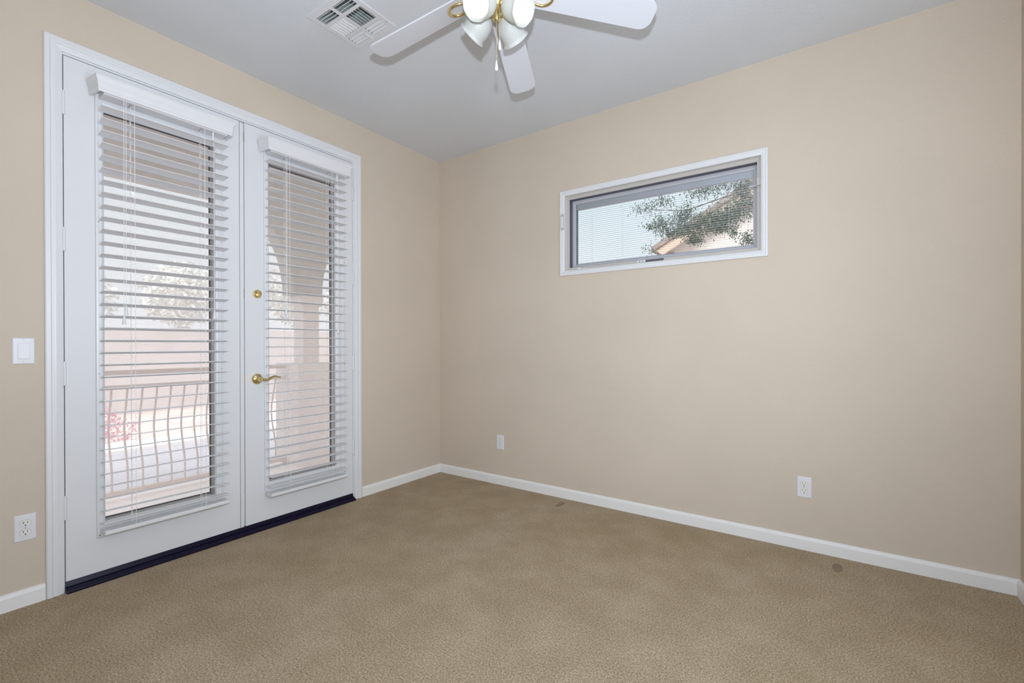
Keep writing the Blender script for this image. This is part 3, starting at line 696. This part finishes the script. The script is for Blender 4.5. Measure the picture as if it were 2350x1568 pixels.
# ------------------------------------------------------------------ neighbour's house and tree beyond the high window
ny = 5.5
hs = empty('neighbor_house', (2.5, ny+1.5, -0.30), 'pale stucco neighboring house with tiled gable roof', 'house')
sl_ = 0.549; ex, ez = 0.19, 2.90          # lower tip of the roof edge
def rz(x): return ez+(x-ex)*sl_
q = MB(); wl, wr = 0.36, 6.8; pk = (wl+wr)/2
def gz(x): return rz(x)-0.20 if x <= pk else rz(2*pk-x)-0.20
q.add([(wl, ny, -0.30), (wr, ny, -0.30), (wr, ny, gz(wr)), (pk, ny, gz(pk)), (wl, ny, gz(wl)), (wl, ny+6, -0.30), (wr, ny+6, -0.30), (wr, ny+6, gz(wr)), (pk, ny+6, gz(pk)), (wl, ny+6, gz(wl))],
      [(0, 1, 2, 3, 4), (9, 8, 7, 6, 5), (0, 4, 9, 5), (1, 6, 7, 2), (0, 5, 6, 1)])
q.build('gable_wall', painted('whitish stucco', (0.84, 0.79, 0.75), 50, 0.4, 0.9), hs)
# barrel-tiled roof: two slopes with rounded tile rows running up the slope, real thickness
q = MB()
for side_ in (0, 1):
    L = []
    nr = 26
    for j in range(nr*4+1):
        y = ny-0.32+6.6*j/(nr*4); up = 0.035*abs(math.sin(PI*j/4))
        def pt(x, dz):
            z = rz(x)+dz
            return (x if not side_ else 2*pk-x, y, z)
        L.append([pt(ex, up-0.04), pt(pk, up), pt(pk, -0.13), pt(ex, -0.13)])
    q.loops(L, True, False, True)
q.build('tiled_roof', M['tile'], hs)
q = MB()
pr = [(ex+0.06, rz(ex+0.06)-0.135), (pk, rz(pk)-0.135), (pk, rz(pk)-0.30), (ex+0.18, rz(ex+0.18)-0.29)]
q.prism(pr, lambda p, t: (p[0], t, p[1]), ny-0.28, ny-0.22)
pr2 = [(2*pk-p[0], p[1]) for p in pr]; q.prism(pr2, lambda p, t: (p[0], t, p[1]), ny-0.28, ny-0.22)
q.build('fascia', M['peach'], hs)
q = MB(); q.box((0.38, ny-0.03, 2.20), (0.50, ny-0.001, 2.78)); q.build('window', M['red'], hs)
tl = [((0.54, 3.84, 3.18), (0.18, 0.16, 0.07), 0.03),
      ((0.79, 3.87, 3.24), (0.14, 0.16, 0.07), 0.03),
      ((0.78, 3.89, 2.92), (0.14, 0.16, 0.10), 0.07),
      ((0.62, 3.93, 2.91), (0.10, 0.16, 0.04), 0.02),
      ((1.04, 3.87, 2.93), (0.08, 0.16, 0.13), 0.05),
      ((1.12, 3.93, 3.03), (0.08, 0.16, 0.11), 0.04),
      ((1.33, 3.66, 3.25), (0.15, 0.16, 0.11), 0.04),
      ((1.48, 3.79, 3.29), (0.15, 0.16, 0.09), 0.04),
      ((1.75, 3.93, 3.31), (0.17, 0.16, 0.11), 0.06),
      ((1.90, 3.84, 3.19), (0.09, 0.16, 0.16), 0.06),
      ((0.91, 3.92, 2.78), (0.14, 0.16, 0.06), 0.05),
      ((1.22, 3.68, 2.71), (0.15, 0.16, 0.11), 0.10),
      ((1.40, 3.79, 2.82), (0.18, 0.16, 0.12), 0.12),
      ((1.64, 3.72, 2.84), (0.17, 0.16, 0.13), 0.13),
      ((1.84, 3.81, 2.96), (0.16, 0.16, 0.16), 0.13),
      ((1.26, 3.82, 2.60), (0.07, 0.16, 0.05), 0.03),
      ((1.60, 3.65, 2.68), (0.10, 0.16, 0.05), 0.04),
      ((1.94, 3.72, 2.50), (0.07, 0.16, 0.10), 0.04),
      ((1.76, 3.73, 2.62), (0.05, 0.16, 0.06), 0.02),
      ((0.59, 3.92, 2.56), (0.07, 0.16, 0.07), 0.01)]
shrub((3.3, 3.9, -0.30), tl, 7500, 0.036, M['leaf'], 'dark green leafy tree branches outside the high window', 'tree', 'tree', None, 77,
      [[(3.3, 3.9, -0.30), (3.25, 3.9, 1.2), (3.1, 3.85, 2.2), (2.9, 3.8, 3.2)], [(3.1, 3.85, 2.2), (2.4, 3.75, 2.80), (1.9, 3.7, 2.92), (1.4, 3.75, 2.80), (0.9, 3.9, 2.78)],
       [(2.4, 3.75, 2.80), (1.8, 3.8, 3.15), (1.1, 3.9, 3.05), (0.6, 3.9, 3.15)], [(3.1, 3.85, 2.2), (2.5, 3.65, 2.2), (2.0, 3.6, 2.1)]], slim=0.19, soft=True, droop=0.6)

# carpet dents left by furniture legs against the long wall
for x_, y_, lb in ((2.88, -0.155, 'dark furniture dent in the carpet by the long wall'), (1.29, -0.14, 'faint furniture dent in the carpet near the corner outlet')):
    q = MB(); prof = [(0.022*math.cos(2*PI*k_/20), 0.055*math.sin(2*PI*k_/20)) for k_ in range(20)]
    q.prism(prof, lambda p, t: (x_+p[0], y_+p[1], t), -0.004, 0.0006)
    tag(q.build('carpet_dent', M['dent'], loc=(x_, y_, 0)), lb, 'dent', 'furniture dents in the carpet')
for o in bpy.data.objects:
    if '_base' in o: del o['_base']
